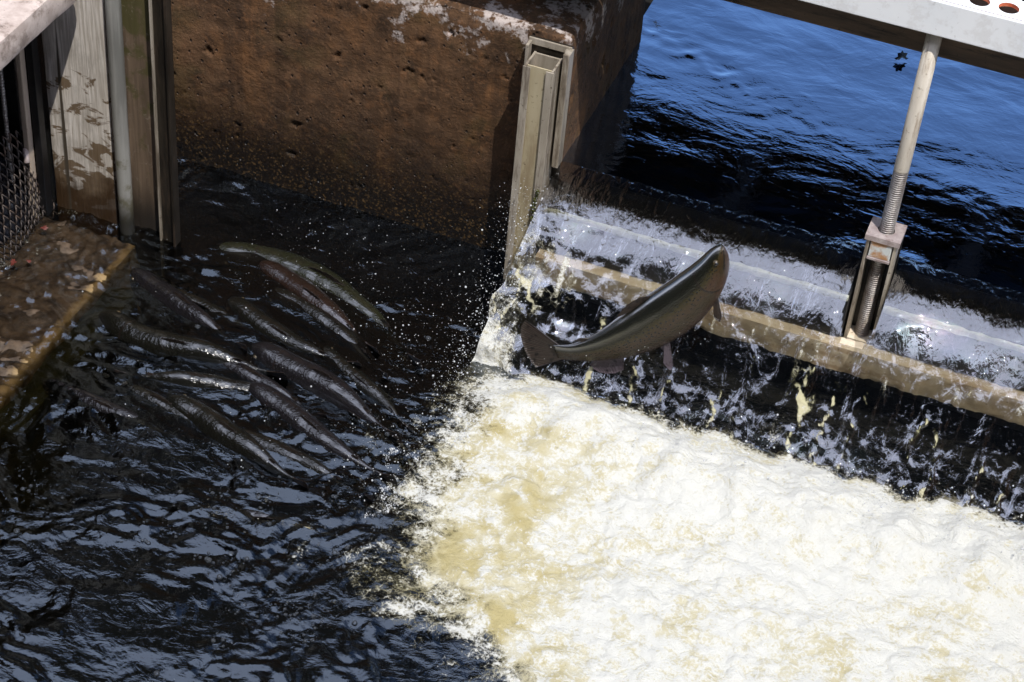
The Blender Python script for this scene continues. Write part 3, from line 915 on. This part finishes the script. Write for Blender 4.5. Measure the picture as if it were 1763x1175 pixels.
for i in range(nxh):
    for j in range(nyh):
        deck_cell(.345-13*px_+i*px_+(px_/2 if j % 2 else 0), py0+.0358+j*px_)
link('perforated_deck', np_mesh('perforated_deck', Vd, Fd, smooth=False, mid=Md), [M['white'], M['rim']], wk)

# ------------------------------------------------------------------ lifting screw
ls = empty('lifting_screw', (SX, -.05, .1))
tag(ls, "upright gate lifting screw with smooth top and nut plate in the falling water", "gate screw")
ry = -.05
q = MB(); q.lathe(SX, ry, [(.0195, .690), (.0200, .695), (.0200, 1.121)], 28); q.build('smooth_rod', M['rod'], ls, smooth=True)
q = MB()
pr_ = []
z = .10
while z < .688:
    pr_ += [(.0165, z), (.0168, z+.0012), (.0198, z+.0028), (.0198, z+.0040), (.0168, z+.0056)]
    z += .0068
q.lathe(SX, ry, pr_, 24); q.build('thread', M['thread'], ls, smooth=False)
q = MB()
n_ = 28; hx, hy = .047, .044
Vp, Fp = [], []
for zz in (.478, .494):
    for k_ in range(n_):
        a = 2*math.pi*k_/n_+math.pi/4
        ca, sa = math.cos(a), math.sin(a); mx = max(abs(ca), abs(sa))
        Vp.append((SX+ca/mx*hx, ry+sa/mx*hy, zz))
    for k_ in range(n_):
        a = 2*math.pi*k_/n_+math.pi/4
        Vp.append((SX+math.cos(a)*.0225, ry+math.sin(a)*.0225, zz))
for k_ in range(n_):
    k2 = (k_+1) % n_
    Fp += [(2*n_+k_, 2*n_+k2, 3*n_+k2, 3*n_+k_), (k2, k_, n_+k_, n_+k2), (k_, k2, 2*n_+k2, 2*n_+k_), (n_+k2, n_+k_, 3*n_+k_, 3*n_+k2)]
q.add(Vp, Fp); q.build('nut_plate', M['nut'], ls)
def mat_rusty():
    t = NT("rusty_white_block")
    a = t.noise(28, detail=5)
    c = t.mix(t.ss(a, .42, .60), (.62, .64, .62), (.45, .23, .10))
    return t.done(t.pbsdf(c, .6))
M['rusty'] = mat_rusty()
q = MB(); q.box(SX-.029, SX+.029, ry-.040, ry+.03, .425, .4775); q.build('nut_block', M['rusty'], ls, bevel=.002)
q = MB(); q.box(SX-.031, SX+.031, ry-.043, ry+.03, .4165, .4245); q.build('block_base', M['nut'], ls, bevel=.001)
for sx_ in (-1, 1):
    q = MB(); q.box(SX+sx_*.037-.0045, SX+sx_*.037+.0045, ry-.038, ry+.02, .12, .4775); q.build('side_bar', M['alu'], ls, bevel=.001)
q = MB(); q.box(SX-.0465, SX+.0465, ry+.022, ry+.03, .0, .4775); q.build('back_plate', M['black'], ls)
q = MB(); q.box(SX-.032, SX+.032, ry-.036, ry+.0215, .11, .135); q.build('foot_block', M['plank'], ls)

# ------------------------------------------------------------------ trout
def mat_fish(name, back, side, belly, spotamt, wetrough=.16, sheen=.5, wrinkle=0.0):
    t = NT(name)
    v = t.attr('fv'); ft = t.attr('ft'); co = t.attr('fc', 'Vector')
    wob = t.mul(t.sub(t.noise(16, co), .5), .35)
    vv = t.add(v, wob)
    c = t.mix(t.ss(vv, -1.0, -.30), belly, side)
    olive = (side[0]*1.0, side[1]*1.12, side[2]*.75)
    c = t.mix(t.ss(vv, -.20, .25), c, olive)
    c = t.mix(t.ss(vv, .22, .58), c, back)
    band = t.mul(t.ss(vv, -.35, -.05), t.ss(vv, .35, .05))
    c = t.mix(t.mul(band, .35), c, (side[0]*1.5, side[1]*.85, side[2]*.9))
    # black spots over back and flank
    nd = t.n('TexVoronoi'); t.put(nd.inputs['Vector'], co); nd.inputs['Scale'].default_value = 95
    sp = t.ss(nd.outputs['Distance'], .28, .38, 1.0, 0.0)
    c = t.mix(t.mul(t.mul(sp, t.ss(vv, -.25, .05)), spotamt), c, (.006, .006, .004))
    rd = t.mul(t.mul(t.ss(ft, .10, .13), t.ss(ft, .21, .19)), t.ss(vv, .25, -.1))
    c = t.mix(t.mul(rd, .28), c, (side[0]*2.2, side[1]*.9, side[2]*.8))
    # gill cover and mouth lines
    ga = t.math('ABSOLUTE', t.sub(ft, t.sub(.205, t.mul(t.mul(v, v), .05))))
    c = t.mix(t.mul(t.ss(ga, .002, .008, 1.0, 0.0), .8), c, (.012, .008, .006))
    mo = t.math('ABSOLUTE', t.add(t.add(v, .28), t.mul(ft, 1.8)))
    c = t.mix(t.mul(t.ss(mo, .04, .12, 1.0, 0.0), t.ss(ft, .085, .10, .9, 0.0)), c, (.010, .006, .005))
    sc = t.vor(210, co, stretch=(.8, 1, 1))
    c = t.mix(t.ss(sc, .25, .6, 0.0, .45 if wrinkle else .28), c, (side[0]*.25, side[1]*.25, side[2]*.25))
    h = t.add(t.mul(sc, .7), t.mul(t.noise(30, co), .5))
    if wrinkle:
        wv_ = t.n('Math', operation='SINE'); t.put(wv_.inputs[0], t.add(t.mul(ft, 95.0), t.mul(t.noise(18, co, detail=4), 22.0)))
        h = t.add(h, t.add(t.mul(wv_.outputs[0], wrinkle*.55), t.mul(t.noise(45, co, detail=5), 3.0*wrinkle)))
    kw = {'Coat Weight': t.mul(t.ss(v, .40, .85), t.ss(t.noise(24, co, detail=3), .44, .60)) if wrinkle else t.ss(v, .40, .85), 'Coat Roughness': .10 if wrinkle else .20, 'Coat IOR': 1.65 if wrinkle else 2.3}
    return t.done(t.pbsdf(c, wetrough, nrm=t.bump(h, .45, .003), spec=sheen, **kw))
M['trout'] = mat_fish("trout_skin", (.005, .006, .003), (.034, .0235, .0095), (.080, .052, .043), 1.0, .22, .40)
M['trout_dark'] = mat_fish("dark_trout_skin", (.006, .006, .004), (.020, .016, .014), (.055, .042, .048), .8, .16, .6, .45)
M['trout_red'] = mat_fish("red_trout_skin", (.016, .009, .006), (.050, .022, .015), (.16, .08, .07), .7, .16, .6, .35)
M['trout_olive'] = mat_fish("olive_trout_skin", (.016, .017, .008), (.030, .028, .014), (.14, .12, .09), .8, .2, .5, .35)
M['trout_grey'] = mat_fish("grey_trout_skin", (.009, .008, .009), (.028, .023, .026), (.07, .058, .066), .7, .16, .6, .5)
def mat_fin(name, c0, c1, tr=.25):
    t = NT(name)
    r = t.attr('ray')
    w_ = t.n('Math', operation='SINE'); t.put(w_.inputs[0], t.mul(r, 150.0))
    f = t.ss(w_.outputs[0], -.6, .7)
    c = t.mix(f, c0, c1)
    c = t.mix(t.ss(t.noise(60), .55, .68), c, (c0[0]*.5, c0[1]*.5, c0[2]*.5))
    p = t.pbsdf(c, .3, nrm=t.bump(f, .4, .002))
    tl = t.n('BsdfTranslucent'); t.put(tl.inputs[0], c)
    return t.done(t.mixsh(tr, p, tl.outputs[0]))
M['fin'] = mat_fin("brown_fin", (.016, .011, .009), (.060, .043, .034))
M['fin_mauve'] = mat_fin("mauve_fin", (.06, .045, .058), (.19, .155, .185), .35)
def mat_eye():
    t = NT("fish_eye")
    return t.done(t.pbsdf((.01, .008, .006), .05, spec=1.0))
M['eye'] = mat_eye()
M['iris'] = mat_simple("golden_iris", (.035, .025, .012), (.07, .05, .022), .25, .1, scale=80)

T_ = np.array([0, .012, .03, .06, .10, .16, .24, .34, .44, .54, .64, .74, .83, .90, .955, 1.0])
HH = np.array([.008, .022, .034, .048, .062, .078, .096, .110, .116, .112, .100, .080, .060, .047, .042, .046])
WW = np.array([.010, .022, .030, .040, .049, .056, .062, .067, .068, .064, .055, .042, .029, .019, .012, .008])

def catmull(P, n):
    P = np.asarray(P, float)
    P = np.vstack([2*P[0]-P[1], P, 2*P[-1]-P[-2]])
    m_ = len(P)-3
    out = []
    for q_ in np.linspace(0, m_, 200):
        i = min(int(q_), m_-1); u = q_-i
        a, b_, c_, d_ = P[i:i+4]
        out.append(.5*((2*b_)+(c_-a)*u+(2*a-5*b_+4*c_-d_)*u*u+(3*b_-a-3*c_+d_)*u**3))
    out = np.array(out)
    s_ = np.r_[0, np.cumsum(np.linalg.norm(np.diff(out, axis=0), axis=1))]
    q_ = np.linspace(0, s_[-1], n)
    return np.stack([np.interp(q_, s_, out[:, k_]) for k_ in range(3)], 1), s_[-1]

def fin_mesh(name, base, tip, mat, parent, nseg=8, nray=18, thick=.0022, curl=None):
    """a fan between a base line and a tip line (both lists of points), thin but solid"""
    bs, _ = catmull(base, nray) if len(base) > 1 else (np.repeat(np.array(base), nray, 0), 0)
    tp, _ = catmull(tip, nray)
    V_, ry_ = [], []
    c = (tp.mean(0)-bs.mean(0))
    n_ = np.cross(tp[-1]-tp[0], c); n_ /= max(np.linalg.norm(n_), 1e-9)
    for sd_ in (1, -1):
        for i in range(nray):
            for j in range(nseg):
                u = j/(nseg-1)
                p = bs[i]*(1-u)+tp[i]*u
                if curl is not None: p = p+np.array(curl)*math.sin(u*math.pi)*(.6+.4*math.sin(i*.7))
                p = p+n_*sd_*thick*(1-u*.85)+n_*.0012*math.sin(i*1.9)*u
                V_.append(p); ry_.append(i/(nray-1))
    F1 = grid_faces(nray, nseg)
    F2 = F1[:, ::-1]+nray*nseg
    o = nray*nseg
    rim = [(i*nseg+nseg-1, o+i*nseg+nseg-1, o+(i+1)*nseg+nseg-1, (i+1)*nseg+nseg-1) for i in range(nray-1)]
    rim += [(j, o+j, o+j+1, j+1) for j in range(nseg-1)]
    e = (nray-1)*nseg
    rim += [(e+j+1, o+e+j+1, o+e+j, e+j) for j in range(nseg-1)]
    return link(name, np_mesh(name, V_, np.vstack([F1, F2, np.array(rim)]), attrs={'ray': np.array(ry_)}), mat, parent)

def make_trout(spine, up, skin, label, group=None, deep=1.0, full=False, fold=1.0, finmat=None, tail_len=.17, tail_up=1.0, lobes=None, tail_upv=None):
    n = 60
    C, L = catmull(spine, n)
    t_ = np.linspace(0, 1, n)
    T = np.gradient(C, axis=0); T /= np.linalg.norm(T, axis=1)[:, None]
    up = np.asarray(up, float)
    Uv = up[None, :]-T*(T@up)[:, None]; Uv /= np.linalg.norm(Uv, axis=1)[:, None]
    Sv = np.cross(T, Uv)
    h = np.interp(t_, T_, HH)*L*deep; w_ = np.interp(t_, T_, WW)*L*deep
    k_ = np.ones(3)/3
    h[1:-1] = np.convolve(h, k_, 'valid'); w_[1:-1] = np.convolve(w_, k_, 'valid')
    nr = 32
    a = np.linspace(0, 2*np.pi, nr, endpoint=False)
    ca, sa = np.cos(a), np.sin(a)
    P = C[:, None, :]+Uv[:, None, :]*(h[:, None]*ca[None, :])[..., None]+Sv[:, None, :]*(w_[:, None]*(np.sign(sa)*np.abs(sa)**.85)[None, :])[..., None]
    # fuller belly towards the front, flatter brow
    bel = np.exp(-((t_-.36)/.2)**2)*.010*L
    P -= Uv[:, None, :]*(bel[:, None]*np.clip(-ca, 0, 1)[None, :])[..., None]
    V_ = P.reshape(-1, 3)
    fv = np.repeat(ca[None, :], n, 0).ravel()
    ft = np.repeat(t_[:, None], nr, 1).ravel()
    fc = np.stack([ft*L, fv*.10*L/.65, np.repeat(sa[None, :], n, 0).ravel()*.05], -1)
    F_ = []
    for i in range(n-1):
        for k2 in range(nr):
            F_.append((i*nr+k2, i*nr+(k2+1) % nr, (i+1)*nr+(k2+1) % nr, (i+1)*nr+k2))
    F_ = np.array(F_)
    # close nose and tail with small caps of quads
    cap = [(0*nr+k2, 0*nr+(nr-k2) % nr, 0*nr+(nr-k2-1) % nr, k2+1) for k2 in range(1, nr//2-1)]
    e = (n-1)*nr
    cap += [(e+k2+1, e+(nr-k2-1) % nr, e+(nr-k2) % nr, e+k2) for k2 in range(1, nr//2-1)]
    root = empty('trout', C[n//2])
    tag(root, label, "fish", group)
    link('body', np_mesh('body', V_, np.vstack([F_, np.array(cap)]), attrs={'fv': fv, 'ft': ft, 'fc': fc}), skin, root)
    fmat = finmat or M['fin']
    # tail
    i0 = n-3
    tu = Uv[-1]
    if tail_upv is not None:
        tu = np.asarray(tail_upv, float)-T[-1]*(T[-1]@np.asarray(tail_upv, float)); tu /= np.linalg.norm(tu)
    hb = h[i0]*.85
    base = [C[i0]+Uv[i0]*hb*q_ for q_ in (1, .5, 0, -.5, -1)]
    tl = tail_len*L
    dirT = T[-1]
    tip = []
    for ang, ll in (lobes or ((44, 1.0), (30, .93), (14, .80), (0, .76), (-14, .80), (-30, .93), (-44, 1.0))):
        an_ = math.radians(ang)
        tip.append(C[-1]+(dirT*math.cos(an_)+tu*math.sin(an_)*tail_up)*tl*ll)
    fin_mesh('tail_fin', base, tip, fmat, root, nseg=10, nray=26)
    def on(tq, side):  # a point on the dorsal (+1) or ventral (-1) line
        i = int(tq*(n-1))
        return C[i]+Uv[i]*h[i]*side*.97, T[i], Uv[i]
    bp = [on(q_, 1)[0] for q_ in (.42, .47, .52, .55)]
    _, tt, uu_ = on(.48, 1)
    tp = [bp[0]+(tt*.05+uu_*.055*fold)*L, bp[1]+(tt*.075+uu_*.062*fold)*L, bp[2]+(tt*.085+uu_*.040*fold)*L, bp[3]+(tt*.07+uu_*.012)*L]
    fin_mesh('dorsal_fin', bp, tp, fmat, root)
    bp = [on(q_, 1)[0] for q_ in (.82, .84, .86)]
    _, tt, uu_ = on(.84, 1)
    fin_mesh('adipose_fin', bp, [b_+(tt*.035+uu_*.018)*L for b_ in bp], fmat, root, nray=6)
    if full:
        bp = [on(q_, -1)[0] for q_ in (.72, .76, .80, .84)]
        _, tt, uu_ = on(.77, -1)
        fin_mesh('anal_fin', bp, [bp[0]+(tt*.045-uu_*.085)*L, bp[1]+(tt*.060-uu_*.092)*L, bp[2]+(tt*.060-uu_*.070)*L, bp[3]+(tt*.045-uu_*.018)*L], M['fin_mauve'], root)
        for sd_ in (-1, 1):
            for nm, t0, l_, dn, out in (('pelvic_fin', .52, .120, .110, .030), ('pectoral_fin', .235, .10, .055, .055)):
                i = int(t0*(n-1))
                b0 = C[i]-Uv[i]*h[i]*.90+Sv[i]*w_[i]*.35*sd_
                b1 = b0+T[i]*.030*L
                o1 = (T[i]*l_*.55-Uv[i]*dn+Sv[i]*out*sd_)*L
                fin_mesh(nm, [b0, (b0+b1)/2, b1], [b0+o1*1.02+T[i]*.0*L, b0+o1*1.12+T[i]*.02*L, b1+o1*.70+T[i]*.02*L],
                         M['fin_mauve'] if nm == 'pelvic_fin' else M['fin'], root, nray=14)
    i = int(.075*(n-1))
    for sd_ in (-1, 1):
        ec = C[i]+Uv[i]*h[i]*.30+Sv[i]*w_[i]*.86*sd_
        for nm, r, push, mt in (('iris', .0098, .0, M['iris']), ('pupil', .0066, .0052, M['eye'])):
            bm = bmesh.new()
            bmesh.ops.create_uvsphere(bm, u_segments=14, v_segments=9, radius=r*L/.65)
            me = bpy.data.meshes.new(nm); bm.to_mesh(me); bm.free()
            for p in me.polygons: p.use_smooth = True
            par = root if nm == 'iris' else ir
            ob = bpy.data.objects.new('eye' if nm == 'iris' else 'pupil', me)
            COL.objects.link(ob); me.materials.append(mt)
            ob.parent = par
            pos = Vector(ec+Sv[i]*sd_*push*L/.65)
            if nm == 'iris':
                ob.location = pos-Vector(root.location); ir = ob; ip = pos
            else:
                ob.location = pos-ip
    return root, C, h

# the leaping trout, tail just clear of the foam, head over the crest
lp = [((1243, 423), -.318), ((1226, 462), -.33), ((1200, 495), -.345), ((1162, 529), -.37), ((1109, 565), -.40), ((1053, 592), -.43), ((999, 606), -.45), ((958, 607), -.455)]
spine = [at(x_, y_, Y=yy) for (x_, y_), yy in lp]
view_n = -D_
img_up = -RT*.62+UP*.78
upv = img_up*.80+view_n*.60
make_trout(spine, upv, M['trout'], "spotted trout leaping clear of the water in front of the falls", None, deep=1.12, full=True, fold=.6, tail_len=.205, tail_upv=img_up+view_n*.1, lobes=((52, 1.0), (40, .97), (27, .88), (15, .80), (0, .73), (-16, .68), (-34, .66)))

# trout crowding the dark pool
GRP = "trout crowding the dark pool"
for pts, zc, sk, lab, dp in POOL_FISH:
    sp_ = []
    jz = rr.uniform(-.005, .004)
    q_ = [at(x_, y_, Z=0) for x_, y_ in pts]
    q_[0] = q_[0]+(q_[0]-q_[1])*.25; q_[-1] = q_[-1]+(q_[-1]-q_[-2])*.35
    L_ = sum(np.linalg.norm(q_[i+1]-q_[i]) for i in range(len(q_)-1))
    for i, p0_ in enumerate(q_):
        tt_ = i/(len(q_)-1)
        hz = np.interp(tt_, T_, HH)*L_*dp
        sp_.append(np.array([p0_[0], p0_[1], zc-.0095+jz-hz*.93-.010*(2*tt_-1)**2]))
    rl = rr.uniform(-.45, .25)
    make_trout(sp_, (0.12+rl*.5, -.18+rl*.8, 1), M[sk], lab, GRP, deep=dp*1.12, fold=.35, tail_len=.14)

# ------------------------------------------------------------------ spray, bubbles
def blobs(name, pts, rad, mat, squash=1.0, sub=1):
    rad = np.asarray(rad)*np.clip(np.random.default_rng(2).lognormal(-.55, .65, len(rad)), .3, 2.4)
    bm = bmesh.new()
    bmesh.ops.create_icosphere(bm, subdivisions=sub, radius=1.0)
    bv = np.array([v.co[:] for v in bm.verts]); bf = np.array([[v.index for v in f.verts] for f in bm.faces]); bm.free()
    pts = np.asarray(pts); rad = np.asarray(rad)
    sc = np.ones((len(pts), 3)); sc[:, 2] = squash
    V_ = (pts[:, None, :]+bv[None]*(rad[:, None]*sc)[:, None, :]).reshape(-1, 3)
    F_ = (bf[None]+(np.arange(len(pts))*len(bv))[:, None, None]).reshape(-1, 3)
    return tag(link(name, np_mesh(name, V_, F_), mat), kind='stuff')
def mat_drop():
    t = NT("spray_drops")
    fr = t.n('Fresnel'); fr.inputs[0].default_value = 1.6
    tr = t.n('BsdfTransparent'); t.put(tr.inputs[0], (.75, .76, .75))
    p = t.pbsdf((.85, .86, .87), .08, spec=1.0)
    return t.done(t.mixsh(t.math('ADD', fr.outputs[0], .45, clamp=True), tr.outputs[0], p))
M['drop'] = mat_drop()
def mat_bubble():
    t = NT("bubbles")
    fr = t.n('Fresnel'); fr.inputs[0].default_value = 1.9
    tr = t.n('BsdfTransparent'); t.put(tr.inputs[0], (.85, .87, .9))
    p = t.pbsdf((.22, .24, .27), .04, spec=1.0)
    return t.done(t.mixsh(t.math('MULTIPLY', fr.outputs[0], 1.5, clamp=True), tr.outputs[0], p))
M['bubble'] = mat_bubble()
pts, rad = [], []
rg = np.random.default_rng(5)
for _ in range(2600):                                   # splash along the foot of the falls
    x = rg.uniform(.05, 1.8)
    y = -.53-abs(rg.normal(0, .09)); z = abs(rg.normal(0, .055))+.02
    pts.append((x, y, z)); rad.append(rg.uniform(.0006, .0017))
for _ in range(1500):                                   # torn left end of the falls
    s_ = rg.random()
    pts.append((.10+rg.normal(0, .045), -.10-.5*s_+rg.normal(0, .04), .33*(1-s_**1.5)+abs(rg.normal(0, .03)))); rad.append(rg.uniform(.0006, .0017))
for _ in range(1200):                                   # flung out over the dark pool
    d_ = rg.exponential(.16); y = rg.uniform(-1.15, -.28)
    pts.append((.11-d_, y, .012+abs(rg.normal(0, .05))*math.exp(-d_*2))); rad.append(rg.uniform(.0005, .0014))
for _ in range(620):                                    # scattered specks before the pier
    pts.append((rg.uniform(-.7, .1), rg.uniform(-.5, -.02), .012+rg.random()*.01)); rad.append(rg.uniform(.0005, .0013))
for _ in range(620):                                    # off the leaping fish
    q_ = rg.random()
    p_ = spine[7]*(1-q_)+spine[2]*q_
    pts.append((p_[0]+rg.normal(0, .04), p_[1]+rg.normal(0, .03), p_[2]-.07-abs(rg.normal(0, .05)))); rad.append(rg.uniform(.0005, .0014))
# arcs of thrown water along the border
for (cx_, cy_) in ((.10, -.98), (.14, -1.10), (.05, -1.12), (.11, -.80), (1.70, -.52)):
    a0 = rg.uniform(0, 6.28)
    for _ in range(160):
        a = a0+rg.uniform(0, 2.4); r_ = .07+rg.normal(0, .006)
        pts.append((cx_+r_*math.cos(a), cy_+r_*math.sin(a)*.7, .02+.04*abs(math.sin(a-a0))+rg.normal(0, .004))); rad.append(rg.uniform(.0007, .0018))
blobs('spray', pts, rad, M['drop'])
pts, rad = [], []
cent = [(rg.uniform(-.45, .25), rg.uniform(-1.55, -.75)) for _ in range(42)]+[(rg.uniform(-1.0, .2), rg.uniform(-1.9, -1.1)) for _ in range(26)]
for (cx_, cy_) in cent:
    for _ in range(int(rg.uniform(3, 22))):
        x, y = cx_+rg.normal(0, .026), cy_+rg.normal(0, .018)
        if pool_h(x, y)[1] > -.05: continue
        pts.append((x, y, pool_h(x, y)[0]+.001)); rad.append(rg.uniform(.0010, .0042))
for _ in range(700):
    x, y = .12-rg.exponential(.22), rg.uniform(-1.6, -.45)
    pts.append((x, y, pool_h(x, y)[0]+.0005)); rad.append(rg.uniform(.0010, .0035))
blobs('bubbles', pts, rad, M['bubble'], .75, 2)

# ------------------------------------------------------------------ unseen dark wall, added for the falls to reflect
fw = MB(); fw.box(-9, 9, -5.9, -5.4, -1.2, 9.0); 
tag(fw.build('reflected_backdrop', M['dark_backdrop'], bevel=.02), "tall dark unseen backdrop added opposite the falls for them to reflect", "wall")

gh = rounded_box('pool_dark_block', M['dark_backdrop'], -5.5, -.80, .95, 3.2, -.6, 5.0, .25, .03, lambda P, n: .01*fbm(P[:, 0]*2, P[:, 2]*2, P[:, 1]*2, o=3, s=801))  # unseen block, added to darken what the pool reflects
tag(gh, "dark unseen block added behind the stained pier for the pool to reflect", "backdrop")
